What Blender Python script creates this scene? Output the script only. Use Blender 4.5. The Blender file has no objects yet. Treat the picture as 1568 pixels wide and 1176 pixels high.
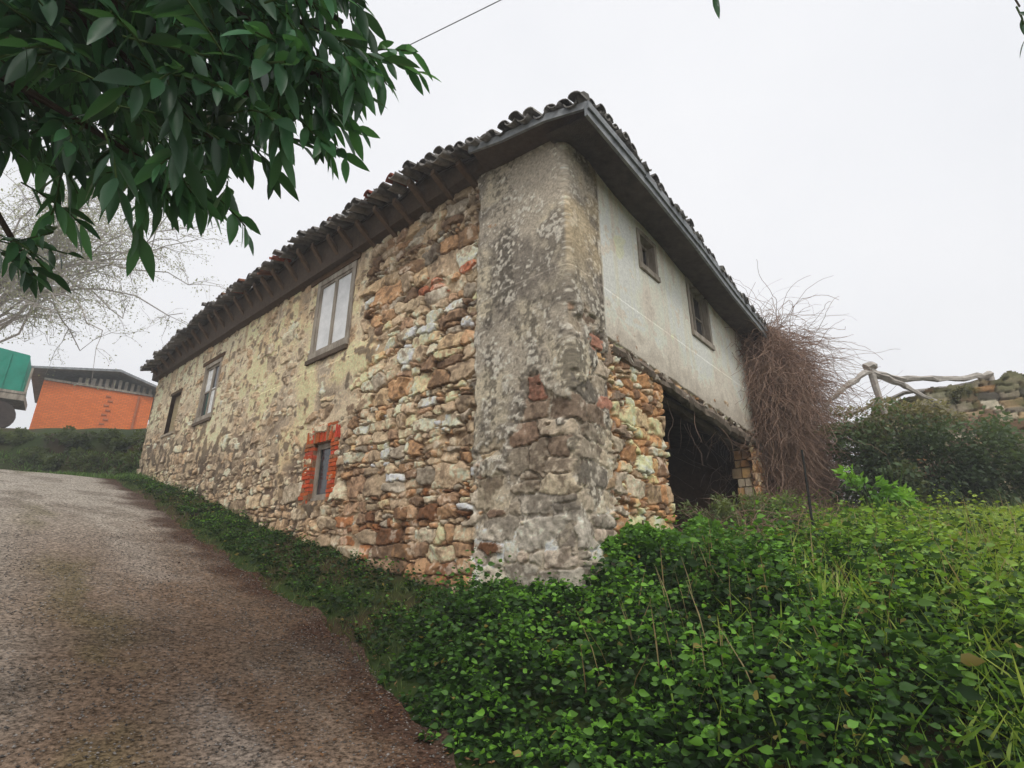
import bpy, math, random
import numpy as np
from mathutils import Vector
random.seed(5); rng=np.random.default_rng(7)
col_root=bpy.context.scene.collection

# ---------------------------------------------------------------- helpers
def lin(c,g=1.0):
    return tuple(min(.9,((x/255.)**2.2)*g) for x in c[:3])
TAB=np.random.default_rng(3).random((256,256))
def vn(x,y,sd=0):
    x=np.asarray(x,float)+sd*17.37+1000; y=np.asarray(y,float)+sd*9.71+1000
    xi=np.floor(x).astype(int); yi=np.floor(y).astype(int); fx=x-xi; fy=y-yi
    fx=fx*fx*(3-2*fx); fy=fy*fy*(3-2*fy)
    a=TAB[xi&255,yi&255]; b=TAB[(xi+1)&255,yi&255]; c=TAB[xi&255,(yi+1)&255]; d=TAB[(xi+1)&255,(yi+1)&255]
    return (a*(1-fx)+b*fx)*(1-fy)+(c*(1-fx)+d*fx)*fy
def fbm(x,y,o=4,sd=0):
    r=0;a=.5;t=0
    for i in range(o):
        r=r+a*vn(x*2**i,y*2**i,sd+i*3);t+=a;a*=.5
    return r/t
def ss(a,b,x):
    t=np.clip((x-a)/(b-a),0,1); return t*t*(3-2*t)
def mixc(c,d,t):
    return c*(1-t[...,None])+np.asarray(d)*t[...,None]

def empty(name,loc=(0,0,0)):
    o=bpy.data.objects.new(name,None); o.location=loc; o.empty_display_size=.3
    col_root.objects.link(o); return o
def link(name,me,mat=None,parent=None,smooth=False):
    o=bpy.data.objects.new(name,me); col_root.objects.link(o)
    if mat: me.materials.append(mat)
    if parent: o.parent=parent
    if smooth:
        me.polygons.foreach_set('use_smooth',np.ones(len(me.polygons),bool))
    return o
def np_mesh(name,V,F,col=None,colname='Col'):
    V=np.asarray(V,np.float32);F=np.asarray(F,np.int32)
    me=bpy.data.meshes.new(name)
    me.vertices.add(len(V)); me.vertices.foreach_set('co',V.ravel())
    k=F.shape[1]
    me.loops.add(F.size); me.loops.foreach_set('vertex_index',F.ravel())
    me.polygons.add(len(F)); me.polygons.foreach_set('loop_start',np.arange(0,F.size,k,dtype=np.int32))
    me.polygons.foreach_set('loop_total',np.full(len(F),k,np.int32))
    me.update(calc_edges=True)
    if col is not None:
        at=me.color_attributes.new(colname,'FLOAT_COLOR','POINT')
        c=np.ones((len(V),4),np.float32);c[:,:3]=col; at.data.foreach_set('color',c.ravel())
    return me

class MB:
    def __init__(s): s.v=[];s.f=[];s.c=[]
    def add(s,vs,fs,c=None):
        n=len(s.v); s.v+= [tuple(v) for v in vs]; s.f+=[tuple(i+n for i in f) for f in fs]
        s.c+=[c if c is not None else (.5,.5,.5)]*len(vs)
    def hexa(s,p,c=None):
        s.add(p,[(0,3,2,1),(4,5,6,7),(0,1,5,4),(1,2,6,5),(2,3,7,6),(3,0,4,7)],c)
    def tube(s,pts,rad,n=6,c=None,jit=0,caps=True):
        pts=[Vector(p) for p in pts]; vs=[];fs=[]
        for i,p in enumerate(pts):
            t=(pts[min(i+1,len(pts)-1)]-pts[max(i-1,0)]).normalized()
            up=Vector((0,0,1)) if abs(t.z)<.9 else Vector((1,0,0))
            a=t.cross(up).normalized(); b=t.cross(a)
            r=rad[i] if hasattr(rad,'__len__') else rad
            for k in range(n):
                th=2*math.pi*k/n; rr=r*(1+random.uniform(-jit,jit))
                vs.append(p+a*math.cos(th)*rr+b*math.sin(th)*rr)
        for i in range(len(pts)-1):
            for k in range(n):
                fs.append((i*n+k,i*n+(k+1)%n,(i+1)*n+(k+1)%n,(i+1)*n+k))
        if caps: fs.append(tuple(range(n-1,-1,-1))); fs.append(tuple((len(pts)-1)*n+k for k in range(n)))
        s.add(vs,fs,c)
    def obj(s,name,mat,parent=None,smooth=False):
        me=bpy.data.meshes.new(name); me.from_pydata(s.v,[],s.f); me.update()
        at=me.color_attributes.new('Col','FLOAT_COLOR','POINT')
        c=np.ones((len(s.v),4),np.float32);c[:,:3]=np.array(s.c); at.data.foreach_set('color',c.ravel())
        return link(name,me,mat,parent,smooth)

# ---------------------------------------------------------------- materials
def newmat(name):
    m=bpy.data.materials.new(name); m.use_nodes=True; nt=m.node_tree
    b=nt.nodes['Principled BSDF']; return m,nt,b
def N(nt,t,**k):
    n=nt.nodes.new(t)
    for a,v in k.items(): setattr(n,a,v)
    return n
def mat_attr(name,rough=.9,bump=.3,bscale=60,var=.25,spec=.2,vscale=8):
    m,nt,b=newmat(name); L=nt.links.new
    at=N(nt,'ShaderNodeAttribute',attribute_name='Col')
    tc=N(nt,'ShaderNodeTexCoord')
    n1=N(nt,'ShaderNodeTexNoise'); n1.inputs['Scale'].default_value=vscale; n1.inputs['Detail'].default_value=8; n1.inputs['Roughness'].default_value=.75
    L(tc.outputs['Object'],n1.inputs['Vector'])
    mr=N(nt,'ShaderNodeMapRange'); mr.inputs[1].default_value=.3; mr.inputs[2].default_value=.7; mr.inputs[3].default_value=1-var; mr.inputs[4].default_value=1+var
    L(n1.outputs[0],mr.inputs[0])
    mx=N(nt,'ShaderNodeVectorMath',operation='SCALE'); L(at.outputs['Color'],mx.inputs[0]); L(mr.outputs[0],mx.inputs['Scale'])
    L(mx.outputs[0],b.inputs['Base Color'])
    b.inputs['Roughness'].default_value=rough; b.inputs['Specular IOR Level'].default_value=spec
    n2=N(nt,'ShaderNodeTexNoise'); n2.inputs['Scale'].default_value=bscale; n2.inputs['Detail'].default_value=8; n2.inputs['Roughness'].default_value=.65
    L(tc.outputs['Object'],n2.inputs['Vector'])
    bp=N(nt,'ShaderNodeBump'); bp.inputs['Strength'].default_value=bump; bp.inputs['Distance'].default_value=.02
    L(n2.outputs[0],bp.inputs['Height']); L(bp.outputs[0],b.inputs['Normal'])
    return m
def mat_noise(name,c1,c2,scale=6,rough=.85,bump=.3,bscale=50,stretch=(1,1,1),spec=.2):
    m,nt,b=newmat(name); L=nt.links.new
    tc=N(nt,'ShaderNodeTexCoord'); mp=N(nt,'ShaderNodeMapping'); mp.inputs['Scale'].default_value=stretch
    L(tc.outputs['Object'],mp.inputs[0])
    n1=N(nt,'ShaderNodeTexNoise'); n1.inputs['Scale'].default_value=scale; n1.inputs['Detail'].default_value=8; n1.inputs['Roughness'].default_value=.7
    L(mp.outputs[0],n1.inputs['Vector'])
    cr=N(nt,'ShaderNodeValToRGB'); cr.color_ramp.elements[0].position=.33; cr.color_ramp.elements[1].position=.68
    cr.color_ramp.elements[0].color=(*c1,1); cr.color_ramp.elements[1].color=(*c2,1)
    L(n1.outputs[0],cr.inputs[0]); L(cr.outputs[0],b.inputs['Base Color'])
    b.inputs['Roughness'].default_value=rough; b.inputs['Specular IOR Level'].default_value=spec
    n2=N(nt,'ShaderNodeTexNoise'); n2.inputs['Scale'].default_value=bscale; n2.inputs['Detail'].default_value=6
    L(mp.outputs[0],n2.inputs['Vector'])
    bp=N(nt,'ShaderNodeBump'); bp.inputs['Strength'].default_value=bump; bp.inputs['Distance'].default_value=.02
    L(n2.outputs[0],bp.inputs['Height']); L(bp.outputs[0],b.inputs['Normal'])
    return m
def mat_leaf(name,trans=.35,rough=.5,spec=.35):
    m,nt,b=newmat(name); L=nt.links.new
    at=N(nt,'ShaderNodeAttribute',attribute_name='Col')
    L(at.outputs['Color'],b.inputs['Base Color']); b.inputs['Roughness'].default_value=rough; b.inputs['Specular IOR Level'].default_value=spec
    tr=N(nt,'ShaderNodeBsdfTranslucent')
    g=N(nt,'ShaderNodeVectorMath',operation='MULTIPLY'); g.inputs[1].default_value=(1.5,1.4,.6)
    L(at.outputs['Color'],g.inputs[0]); L(g.outputs[0],tr.inputs['Color'])
    mx=N(nt,'ShaderNodeMixShader'); mx.inputs[0].default_value=trans
    L(b.outputs[0],mx.inputs[1]); L(tr.outputs[0],mx.inputs[2]); L(mx.outputs[0],nt.nodes['Material Output'].inputs[0])
    return m

M_wall=mat_attr('stone_and_render',bump=.65,bscale=55,var=.24,vscale=24)
M_bits=mat_attr('weathered_bits',bump=.4,bscale=60,var=.35,vscale=12)
M_tile=mat_attr('clay_tile',bump=.4,bscale=50,var=.45,vscale=9)
M_leaf=mat_leaf('leaf')
M_laurel=mat_leaf('laurel_leaf',trans=.36,rough=.34,spec=.45)
M_wood=mat_noise('grey_wood',lin((118,108,96)),lin((182,172,158)),scale=7,stretch=(1,1,.25),bump=.4)
M_darkwood=mat_noise('dark_wood',lin((56,50,45)),lin((98,88,80)),scale=6)
M_fascia=mat_noise('fascia_paint',lin((104,108,112)),lin((160,163,165)),scale=6,rough=.6)
M_glass=mat_noise('window_glass',(.02,.022,.025),(.06,.06,.065),scale=3,rough=.12,bump=.02,spec=.6)
M_white=mat_noise('white_paint',lin((215,216,216)),lin((244,244,244)),scale=4,rough=.5,bump=.1)
M_bark=mat_noise('bark',lin((60,50,42)),lin((105,92,80)),scale=9,stretch=(1,1,.3))
M_twig=mat_noise('dry_vine',lin((118,92,78)),lin((182,154,136)),scale=3)
M_metal=mat_noise('dark_metal',(.03,.025,.022),(.08,.06,.05),scale=10)
M_wire=mat_noise('wire_sheath',(.16,.16,.16),(.26,.26,.26),scale=10)

# ---------------------------------------------------------------- place: wall frame
C=np.array((0.69,5.6)); dL=np.array((-.759,.651)); dR=np.array((.651,.759)); nL=np.array((-.651,-.759)); nR=np.array((.759,-.651))
def WL(s,z,o=0): p=C+dL*s+nL*o; return (p[0],p[1],z)
def WR(s,z,o=0): p=C+dR*s+nR*o; return (p[0],p[1],z)
def wbox(mb,W,s0,s1,z0,z1,o0,o1,c=None):
    mb.hexa([W(s0,z0,o0),W(s1,z0,o0),W(s1,z0,o1),W(s0,z0,o1),W(s0,z1,o0),W(s1,z1,o0),W(s1,z1,o1),W(s0,z1,o1)],c)

# ---------------------------------------------------------------- terrain
def zr(a): return np.interp(a,[-60,-12,-3.1,-.35,.7,1.72,2.98,4.86,7.7,11.5,15.7,17,20,60],[-3,-.5,0,.22,.33,.47,.72,1.12,1.76,2.7,3.6,3.72,3.75,3.9])
def zw(a): return np.interp(a,[-1,0,1.5,2.55,3.8,5.5,7.4,11.3,16.3,40],[1.3,1.20,1.10,1.14,1.40,1.7,2.05,2.95,3.8,4.2])
def be(a): return np.interp(a,[-30,-3,-.35,.7,1.72,3,15,40],[2.6,2.3,2.0,1.6,1.3,1.05,.75,.7])
def prof(e): return np.interp(e,[-1,0,.5,1,2,3,5,10,16,30,100],[0,0,.16,.38,.88,1.12,1.4,2.0,2.3,2.3,2.3])
def ground(x,y):
    x=np.asarray(x,float);y=np.asarray(y,float)
    a=(x-C[0])*dL[0]+(y-C[1])*dL[1]; b=(x-C[0])*nL[0]+(y-C[1])*nL[1]
    r=zr(a); e=be(a)-b
    z1=r+(zw(a)-r)*np.clip(e/be(a),0,1)**.85
    z2=r+prof(e)
    t=ss(-.6,.5,a)
    z=z2*(1-t)+z1*t
    z=np.where(e<=0,r,z)
    z=z+ss(5.6,8.5,b)*.35*ss(-8,0,a)
    k=ss(16.2,18.2,y)*ss(-9.5,-11.5,x)
    z=z+k*(5.7-z)
    k=ss(18.2,20.5,y)*ss(-9.5,-11.5,x)
    z=z+k*(6.4-z)
    m=np.clip(e,0,1)*(b<8)
    z=z+m*.12*(fbm(x*1.3,y*1.3,3,5)-.5)
    return z
def grid1(segs):
    out=[]
    for a,b,st in segs: out+=list(np.arange(a,b,st))
    out.append(segs[-1][1]); return np.array(out)
ga=grid1([(-400,-60,40),(-60,-12,4),(-12,18,.15),(18,40,1.5),(40,80,5),(80,400,40)])
gb=grid1([(-400,-60,40),(-60,-12,4),(-12,-3,.3),(-3,6,.12),(6,12,.5),(12,60,5),(60,400,40)])
A,B=np.meshgrid(ga,gb,indexing='ij')
X=C[0]+A*dL[0]+B*nL[0];Y=C[1]+A*dL[1]+B*nL[1];Z=ground(X,Y)
def gridfaces(n,m):
    i,j=np.meshgrid(np.arange(n-1),np.arange(m-1),indexing='ij'); q=(i*m+j).ravel()
    return np.stack([q,q+m,q+m+1,q+1],1)
nz=fbm(X*.8,Y*.8,4,2)
c=np.zeros(X.shape+(3,)); c[:]=lin((66,56,38),1.0); c=mixc(c,lin((52,66,30)),ss(.4,.6,nz))
me=np_mesh('ground',np.stack([X,Y,Z],-1).reshape(-1,3),gridfaces(*X.shape),c.reshape(-1,3))
link('ground',me,M_bits,None,True)

# lane
ra=grid1([(-30,-12,1),(-12,18,.10),(18,40,1.0)]); rk=np.concatenate([np.linspace(0,1,16),np.linspace(1.1,5.2,40)])
A,K=np.meshgrid(ra,rk,indexing='ij')
edge=be(A)+.02+(fbm(A*2.2,A*0+3,4,8)-.5)*.45
Bb=edge+K
X=C[0]+A*dL[0]+Bb*nL[0];Y=C[1]+A*dL[1]+Bb*nL[1];Z=ground(X,Y)
Z=np.where(Y>16.2,zr(A),Z)+.026+ (fbm(A*1.2,Bb*1.6,3,44)-.5)*.03
V=np.stack([X,Y,Z],-1).reshape(-1,3)
m_road,nt,b=newmat('worn_lane'); Lk=nt.links.new
tc=N(nt,'ShaderNodeTexCoord'); at=N(nt,'ShaderNodeAttribute',attribute_name='Col')
def nz_(s,d=6,r=.8):
    n=N(nt,'ShaderNodeTexNoise'); n.inputs['Scale'].default_value=s; n.inputs['Detail'].default_value=d; n.inputs['Roughness'].default_value=r
    Lk(tc.outputs['Object'],n.inputs['Vector']); return n
def mr_(src,a,b_,c_,d_):
    m=N(nt,'ShaderNodeMapRange');m.inputs[1].default_value=a;m.inputs[2].default_value=b_;m.inputs[3].default_value=c_;m.inputs[4].default_value=d_
    Lk(src,m.inputs[0]);return m
n1=nz_(26,4,.75); n0=nz_(4.5,6,.75)
vo=N(nt,'ShaderNodeTexVoronoi'); vo.inputs['Scale'].default_value=34;Lk(tc.outputs['Object'],vo.inputs['Vector'])
r1=mr_(n1.outputs[0],.36,.64,.30,1.95); r0=mr_(n0.outputs[0],.3,.7,.80,1.2)
mu=N(nt,'ShaderNodeMath',operation='MULTIPLY');Lk(r1.outputs[0],mu.inputs[0]);Lk(r0.outputs[0],mu.inputs[1])
sc=N(nt,'ShaderNodeVectorMath',operation='SCALE');Lk(at.outputs['Color'],sc.inputs[0]);Lk(mu.outputs[0],sc.inputs['Scale'])
sepc=N(nt,'ShaderNodeSeparateColor');Lk(vo.outputs['Color'],sepc.inputs[0])
pk=mr_(sepc.outputs[0],.70,.76,0,1); dk_=mr_(vo.outputs['Distance'],.20,.36,1,0)
mf=N(nt,'ShaderNodeMath',operation='MULTIPLY');Lk(pk.outputs[0],mf.inputs[0]);Lk(dk_.outputs[0],mf.inputs[1])
mf2=N(nt,'ShaderNodeMath',operation='MULTIPLY');Lk(mf.outputs[0],mf2.inputs[0]);mf2.inputs[1].default_value=.6
mm=N(nt,'ShaderNodeMix',data_type='RGBA');mm.inputs[7].default_value=(*lin((172,160,146)),1)
Lk(mf2.outputs[0],mm.inputs[0]);Lk(sc.outputs[0],mm.inputs[6]);Lk(mm.outputs[2],b.inputs['Base Color'])
b.inputs['Roughness'].default_value=1.0;b.inputs['Specular IOR Level'].default_value=.0
ad=N(nt,'ShaderNodeMath',operation='ADD');Lk(n1.outputs[0],ad.inputs[0]);Lk(mf.outputs[0],ad.inputs[1])
bp=N(nt,'ShaderNodeBump');bp.inputs['Strength'].default_value=1.0;bp.inputs['Distance'].default_value=.02
Lk(ad.outputs[0],bp.inputs['Height']);Lk(bp.outputs[0],b.inputs['Normal'])
kk=K
c=np.zeros(X.shape+(3,)); c[:]=lin((120,106,93)); n_=fbm(A*.35,Bb*1.1,4,1)
c=mixc(c,lin((110,92,77)),ss(.35,.6,n_))
c=mixc(c,lin((138,128,118)),.7*np.exp(-((kk-1.25)/.35)**2)*ss(.35,.6,fbm(A*.6,Bb*2,3,4)))
c=mixc(c,lin((142,134,124)),.6*np.exp(-((kk-3.0)/.45)**2))
c=mixc(c,lin((164,157,147)),ss(3,13,A)*.9)
c=mixc(c,lin((72,54,46)),(1-ss(.1,.7,kk+(fbm(A*2,Bb*2,3,6)-.5)*.8))*.9)
c=mixc(c,lin((90,86,56)),np.exp(-((kk-2.1)/.3)**2)*ss(.46,.64,fbm(A*.8,Bb*2,4,9))*.5)
c=mixc(c,lin((92,82,72)),ss(.56,.68,fbm(A*1.4,Bb*1.4,4,19))*.4)
me=np_mesh('country_lane',V,gridfaces(*X.shape),c.reshape(-1,3)); link('country_lane',me,m_road,None,True)

# ---------------------------------------------------------------- farmhouse walls as one relief mesh
house=empty('stone_farmhouse',(0,0,0))
LEN_L=16.6; LEN_R=7.6
def zbt(s): return 4.20-(s-1)*.047
def zbb(s): return 4.02-(s-1)*.062
openL=[(4.88,6.26,5.22,6.95),(11.08,12.2,4.9,6.52),(13.95,14.8,4.93,6.17),(5.05,5.65,2.40,3.42)]
openR=[(1.97,2.6,5.81,6.49),(3.9,4.9,5.31,6.45)]
ql=[];s=0
while s<LEN_L:
    ql.append(s); s+= .0125 if s<4.5 else .0125+ (s-4.5)*.0036
ql.append(LEN_L)
qr=[];s=0
while s<LEN_R:
    qr.append(s); s+=.012+s*.0016
qr.append(LEN_R)
q=np.array(sorted(set([-x for x in ql]+qr+[-e for o in openL for e in o[:2]]+[e for o in openR for e in o[:2]]+[2.4,6.4])))
zz=np.unique(np.concatenate([np.arange(.8,7.2,.0140),[e for o in openL+openR for e in o[2:]]]))
nq,nzv=len(q),len(zz)
Q,Zg=np.meshgrid(q,zz,indexing='ij')
F1=np.full(Q.shape,9.);F2=np.full(Q.shape,9.);ID=np.zeros(Q.shape,int);U=np.zeros(Q.shape);Vv=np.zeros(Q.shape)
wx=Q+(fbm(Q*6,Zg*6,4,11)-.5)*.10; wz=Zg+(fbm(Q*6,Zg*6,4,21)-.5)*.085
seeds=[]
def courses(q0,q1,z0,z1,hr,ar,kind,fill=.0):
    z=z0
    while z<z1:
        h=random.choice(hr)*random.uniform(.85,1.15); x=q0-random.uniform(0,.3)
        while x<q1:
            w=h*random.uniform(*ar)
            if random.random()<.2: w*=.6
            w=max(w,.08)
            bb=h*random.uniform(.7,1.1)
            if random.random()<.10: bb*=1.6
            zc=z+h/2+random.uniform(-.22,.22)*h+ (float(vn(x*.8,z*.8,kind+5))-.5)*.25
            if x+w>q0:
                if random.random()<.15 and h>.15:
                    seeds.append((x+w/2,zc-bb/4,w/2,bb/4,random.gauss(0,.08),kind)); seeds.append((x+w/2,zc+bb/4,w/2,bb/4,random.gauss(0,.08),kind))
                else: seeds.append((x+w/2,zc,w/2,bb/2,random.gauss(0,.12),kind))
                if random.random()<fill: seeds.append((x+w+random.uniform(-.02,.02),z+random.uniform(-.02,.02),random.uniform(.03,.055),random.uniform(.02,.035),random.uniform(-.5,.5),kind))
            x+=w
        z+=h
courses(-16.7,-1.5,.7,7.3,(.10,.15,.19,.23,.29),(1.1,2.8),0,.5)
courses(-1.5,.86,.7,4.5,(.22,.28,.34),(1.3,2.3),1,.2)
courses(-1.5,.86,4.5,7.25,(.15,.25),(1.2,2.2),1)
courses(.86,7.7,.7,4.4,(.10,.15,.20,.26),(1.1,2.8),2,.4)
for i,(cx,cz,a,bb,rot,kind) in enumerate(seeds):
    R_=max(a*2.1,.16)+.06; Rz=max(bb*3.,.16)+.06
    i0,i1=np.searchsorted(q,[cx-R_,cx+R_]); j0,j1=np.searchsorted(zz,[cz-Rz,cz+Rz])
    if i1<=i0 or j1<=j0: continue
    sl=(slice(i0,i1),slice(j0,j1))
    if kind==1: rot*=.35
    dx=wx[sl]-cx; dz=wz[sl]-cz; u=dx*math.cos(rot)+dz*math.sin(rot); v=-dx*math.sin(rot)+dz*math.cos(rot)
    kf=.35 if kind==1 else 1
    sk=(TAB[i%256,(i*7)%256]-.5)*.8*kf; u=u+sk*v
    tp_=(TAB[(i*3)%256,(i*5)%256]-.5)*.7*kf; v=v*(1+tp_*u/a*.5)
    p=4.5
    d=((np.abs(u)/a)**p+(np.abs(v)/bb)**p)**(1/p)
    f1=F1[sl];f2=F2[sl];idd=ID[sl];uu=U[sl];vv=Vv[sl]
    less=d<f1
    f2[:]=np.where(less,f1,np.minimum(f2,d)); f1[:]=np.where(less,d,f1); idd[:]=np.where(less,i,idd); uu[:]=np.where(less,u,uu); vv[:]=np.where(less,v,vv)
sd=np.array(seeds); ns=len(seeds)
sz=np.minimum(sd[:,2],sd[:,3])[ID]
edge=(F2-F1)*sz*.5; edge=np.minimum(edge,(1.35-F1)*sz)
hs_i=rng.random(ns); g=lambda s_:rng.normal(0,s_,ns)
tx,tz,tx2,tz2=g(.10),g(.12),g(.35),g(.35)
kp=np.where(sd[:,5]==1,.35,1.0); tx*=kp;tz*=kp;tx2*=kp;tz2*=kp; hs_i=np.where(sd[:,5]==1,.35+.5*hs_i,hs_i)
rough=(fbm(Q*14,Zg*14,4,31)-.5)
off2=rng.uniform(.0,.03,ns)
fac=np.minimum(tx[ID]*U+tz[ID]*Vv, tx2[ID]*U+tz2[ID]*Vv+off2[ID])
Hs=.012+.045*hs_i[ID]+np.clip(fac,-.04,.03)+rough*.035
rnd=ss(.001,.011,edge+ (fbm(Q*30,Zg*30,2,44)-.5)*.008)
gapd=.06
Hs=Hs*rnd-gapd*(1-rnd)

sL=-Q
left=Q<0
n1=fbm(Q*1.6,Zg*1.6,4,51)-.5; n2=fbm(Q*5,Zg*5,4,61)-.5; n3=fbm(Q*.7,Zg*.7,3,71)-.5; n4=fbm(Q*22,Zg*22,3,81)-.5
n5=fbm(Q*55,Zg*55,2,83)-.5
pill=ss(-1.58,-1.50,Q+n2*.12)*(1-ss(.78,.86,Q+n2*.1))
lim=np.interp(Zg,[1,2.2,3,4.7,5.6,6.9],[6.9,5.4,4.2,4.45,4.45,4.25])
mexp=ss(1.45,1.55,sL)*(1-ss(-.12,.12,sL-lim+n1*1.5+n2*.5))
basee=zw(sL)
mlow=left*(1-ss(.2,1.1,Zg-basee+n1*2.0))*ss(1.5,1.6,sL)
beam=np.where(Q>0,zbt(Q),0)
rpl=(~left)*ss(-.02,.02,Zg-beam+.06*n2)*ss(.72,.80,Q+n2*.06)
rpl=rpl*(1-ss(7.0,7.35,Q+n1*.5+(Zg-4)*-.05))
rst=(~left)*(1-pill)*(1-rpl)
pilup=pill*ss(-.2,.2,(Zg-np.where(left,2.9,3.9))+n1*3.0+n2*1.5)
pillo=pill*(1-pilup)
lpl=left*(1-pill)*(1-mexp)
lev=np.full(Q.shape,-.030)+n2*.05+n4*.012
def setl(l,m,v): return l*(1-m)+m*v
lev=setl(lev,mexp,-.028+n1*.08+n2*.07)
smoothp=np.clip(ss(.35,.1,np.abs(Zg-4.75)/1.6)*ss(6.9,6.2,sL)*ss(4.0,4.5,sL),0,1)
lev=setl(lev,lpl,.030+n1*.06+n2*.03+n4*.008+.025*smoothp+.008*ss(9,14,sL))
lev=setl(lev,np.clip(mlow*lpl,0,1),-.004+n2*.05+n4*.01)
lev=setl(lev,pillo,.016+n1*.06+n2*.05+n4*.010)
lev=setl(lev,pilup,.066+n2*.022+n4*.010+n5*.005+n1*.01)
lev=setl(lev,rpl,.058+n2*.004+n4*.002+n1*.012)
lev=setl(lev,np.clip(rst,0,1),-.026+n2*.06+n1*.03)
Hf=np.maximum(Hs,lev); wst=ss(-.003,.004,Hs-lev)
pal0=[(176,154,124),(190,174,148),(136,110,86),(160,124,88),(138,128,112),(180,154,118),(158,138,112),(118,96,76),(200,189,168),(164,146,118),(150,132,108),(146,116,86)]
pal1=[(134,124,108),(150,138,120),(122,106,90),(108,102,92),(160,148,126),(130,108,90)]
pal2=[(188,150,102),(172,128,84),(152,112,74),(194,170,128),(148,126,98),(184,168,144),(120,93,70)]
cs=np.zeros((ns,3))
for i,sd_ in enumerate(seeds):
    P=[pal0,pal1,pal2][int(sd_[5])]; base=np.array(random.choice(P),float)*random.uniform(.84,1.08)
    x,z=sd_[0],sd_[1]
    if sd_[5]==0:
        if -3.0<x<-1.7 and 5.3<z<6.1 and sd_[2]*sd_[3]<.02 and random.random()<.3: base=np.array((156,94,66.))
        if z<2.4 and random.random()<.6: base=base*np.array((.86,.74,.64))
        if z>5.9 and x>-4.5: base=base*.85
        if 3.0<z<5.2 and x>-4.5: base=base*1.10
        if x<-4.5: base=base*.45+np.array((162,145,119.))*.55
    if sd_[5]==1:
        if -.5<x<.9 and 3.0<z<4.1 and random.random()<.35: base=np.array((140,98,80.))
        if z<1.8: base=base*.5+np.array((190,184,172))*.5
    cs[i]=lin(base)
G=1.82
col=cs[ID]*(1+n2*.7)[...,None]*(1+n4*.6)[...,None]*(1+n5*.4)[...,None]
col=mixc(col,lin((196,188,172)),ss(.14,.22,n2+n4*.4)*.35)
col=mixc(col,lin((78,64,52)),ss(.10,.22,-n2-n4*.5)*.5)
mort=np.zeros_like(col); mort[:]=lin((88,70,52)); mort=mixc(mort,lin((148,130,104)),ss(-.1,.15,n1+n2))
cp=mort.copy()
cl=np.zeros_like(col); cl[:]=lin((170,154,128)); cl=mixc(cl,lin((186,163,125)),ss(-.02,.2,n1+n3*.6+.14*smoothp)); cl=mixc(cl,lin((136,125,109)),ss(.02,.2,-n1+n4*.3)*.9)
cl=mixc(cl,lin((198,185,158)),ss(.06,.2,n2)*.6)
cl=mixc(cl,lin((198,184,156)),ss(7,14,sL)*.5)
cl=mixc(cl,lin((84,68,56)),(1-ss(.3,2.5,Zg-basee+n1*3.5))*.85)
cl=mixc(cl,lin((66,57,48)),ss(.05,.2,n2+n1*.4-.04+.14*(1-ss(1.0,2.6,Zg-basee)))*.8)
run=fbm(Q*4,Zg*.6,3,97)-.5
cl=mixc(cl,lin((110,94,77)),ss(.0,.15,run)*ss(5.6,7,Zg)*.6)
cl=cl*(1+n5*.5)[...,None]
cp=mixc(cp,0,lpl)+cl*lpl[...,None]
cu=np.zeros_like(col); cu[:]=lin((140,131,116)); cu=mixc(cu,lin((156,146,125)),ss(-.05,.15,n1)); cu=mixc(cu,lin((90,84,76)),ss(-.04,.16,n2*.7-n3+.06*ss(2,4.6,5.5-np.abs(Zg-4.0)))*.8)
cu=mixc(cu,lin((184,178,164)),ss(.12,.2,n4*.8+n2*.6)*.6); cu=mixc(cu,lin((60,56,50)),ss(.08,.2,-n4*.7+run*.7+n1*.4)*.65)
cu=mixc(cu,lin((168,149,114)),(~left)*ss(4.6,5.4,Zg)*.5*ss(-.1,.1,n1))
cu=mixc(cu,lin((210,204,192)),(1-ss(1.3,2.1,Zg+n1*1.6))*.85*ss(-.06,.06,n2))
cu=cu*(1+n5*.8)[...,None]
cp=mixc(cp,0,pill)+cu*pill[...,None]
cr_=np.zeros_like(col); cr_[:]=lin((180,174,160)); cr_=mixc(cr_,lin((166,159,146)),ss(-.05,.12,n3+n2*.15)*.8)
st=fbm(Q*5,Zg*.4,3,95)-.5
cr_=mixc(cr_,lin((146,138,126)),ss(.04,.2,st)*.28)
och=.26*np.exp(-((Q-1.35)**2/.12+(Zg-5.95)**2/.3))
cr_=mixc(cr_,lin((188,170,130)),ss(.10,.13,n1*.5+och-.07)*.6)
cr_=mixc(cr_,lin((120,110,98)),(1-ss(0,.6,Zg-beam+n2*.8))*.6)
cr_=mixc(cr_,lin((132,123,111)),ss(-.02,.14,run)*ss(5.9,6.9,Zg+.06*Q)*.35)
cr_=mixc(cr_,lin((136,127,114)),ss(.14,.24,n2+n4*.3)*.35)
cr_*=1.05
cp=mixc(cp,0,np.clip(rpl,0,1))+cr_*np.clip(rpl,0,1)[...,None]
co_=np.zeros_like(col); co_[:]=lin((158,118,78)); co_=mixc(co_,lin((104,76,50)),ss(-.05,.15,n2))
rs=np.clip(rst,0,1); cp=mixc(cp,0,rs)+co_*rs[...,None]
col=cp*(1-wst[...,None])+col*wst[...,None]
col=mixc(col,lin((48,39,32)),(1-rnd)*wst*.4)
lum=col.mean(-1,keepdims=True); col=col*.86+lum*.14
tint=np.array((1.03,.99,.95)); wt_=(1-.6*np.clip(rpl,0,1)-.6*pilup)[...,None]
col=col*(1+(tint-1)*np.clip(wt_,0,1))
col=np.clip(col*G,0.005,.75)
def fade(o,sgn):
    s=Q*sgn
    dx=np.maximum(np.maximum(o[0]-s,s-o[1]),0);dz=np.maximum(np.maximum(o[2]-Zg,Zg-o[3]),0)
    return ss(0,.07,np.hypot(dx,dz))
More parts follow.
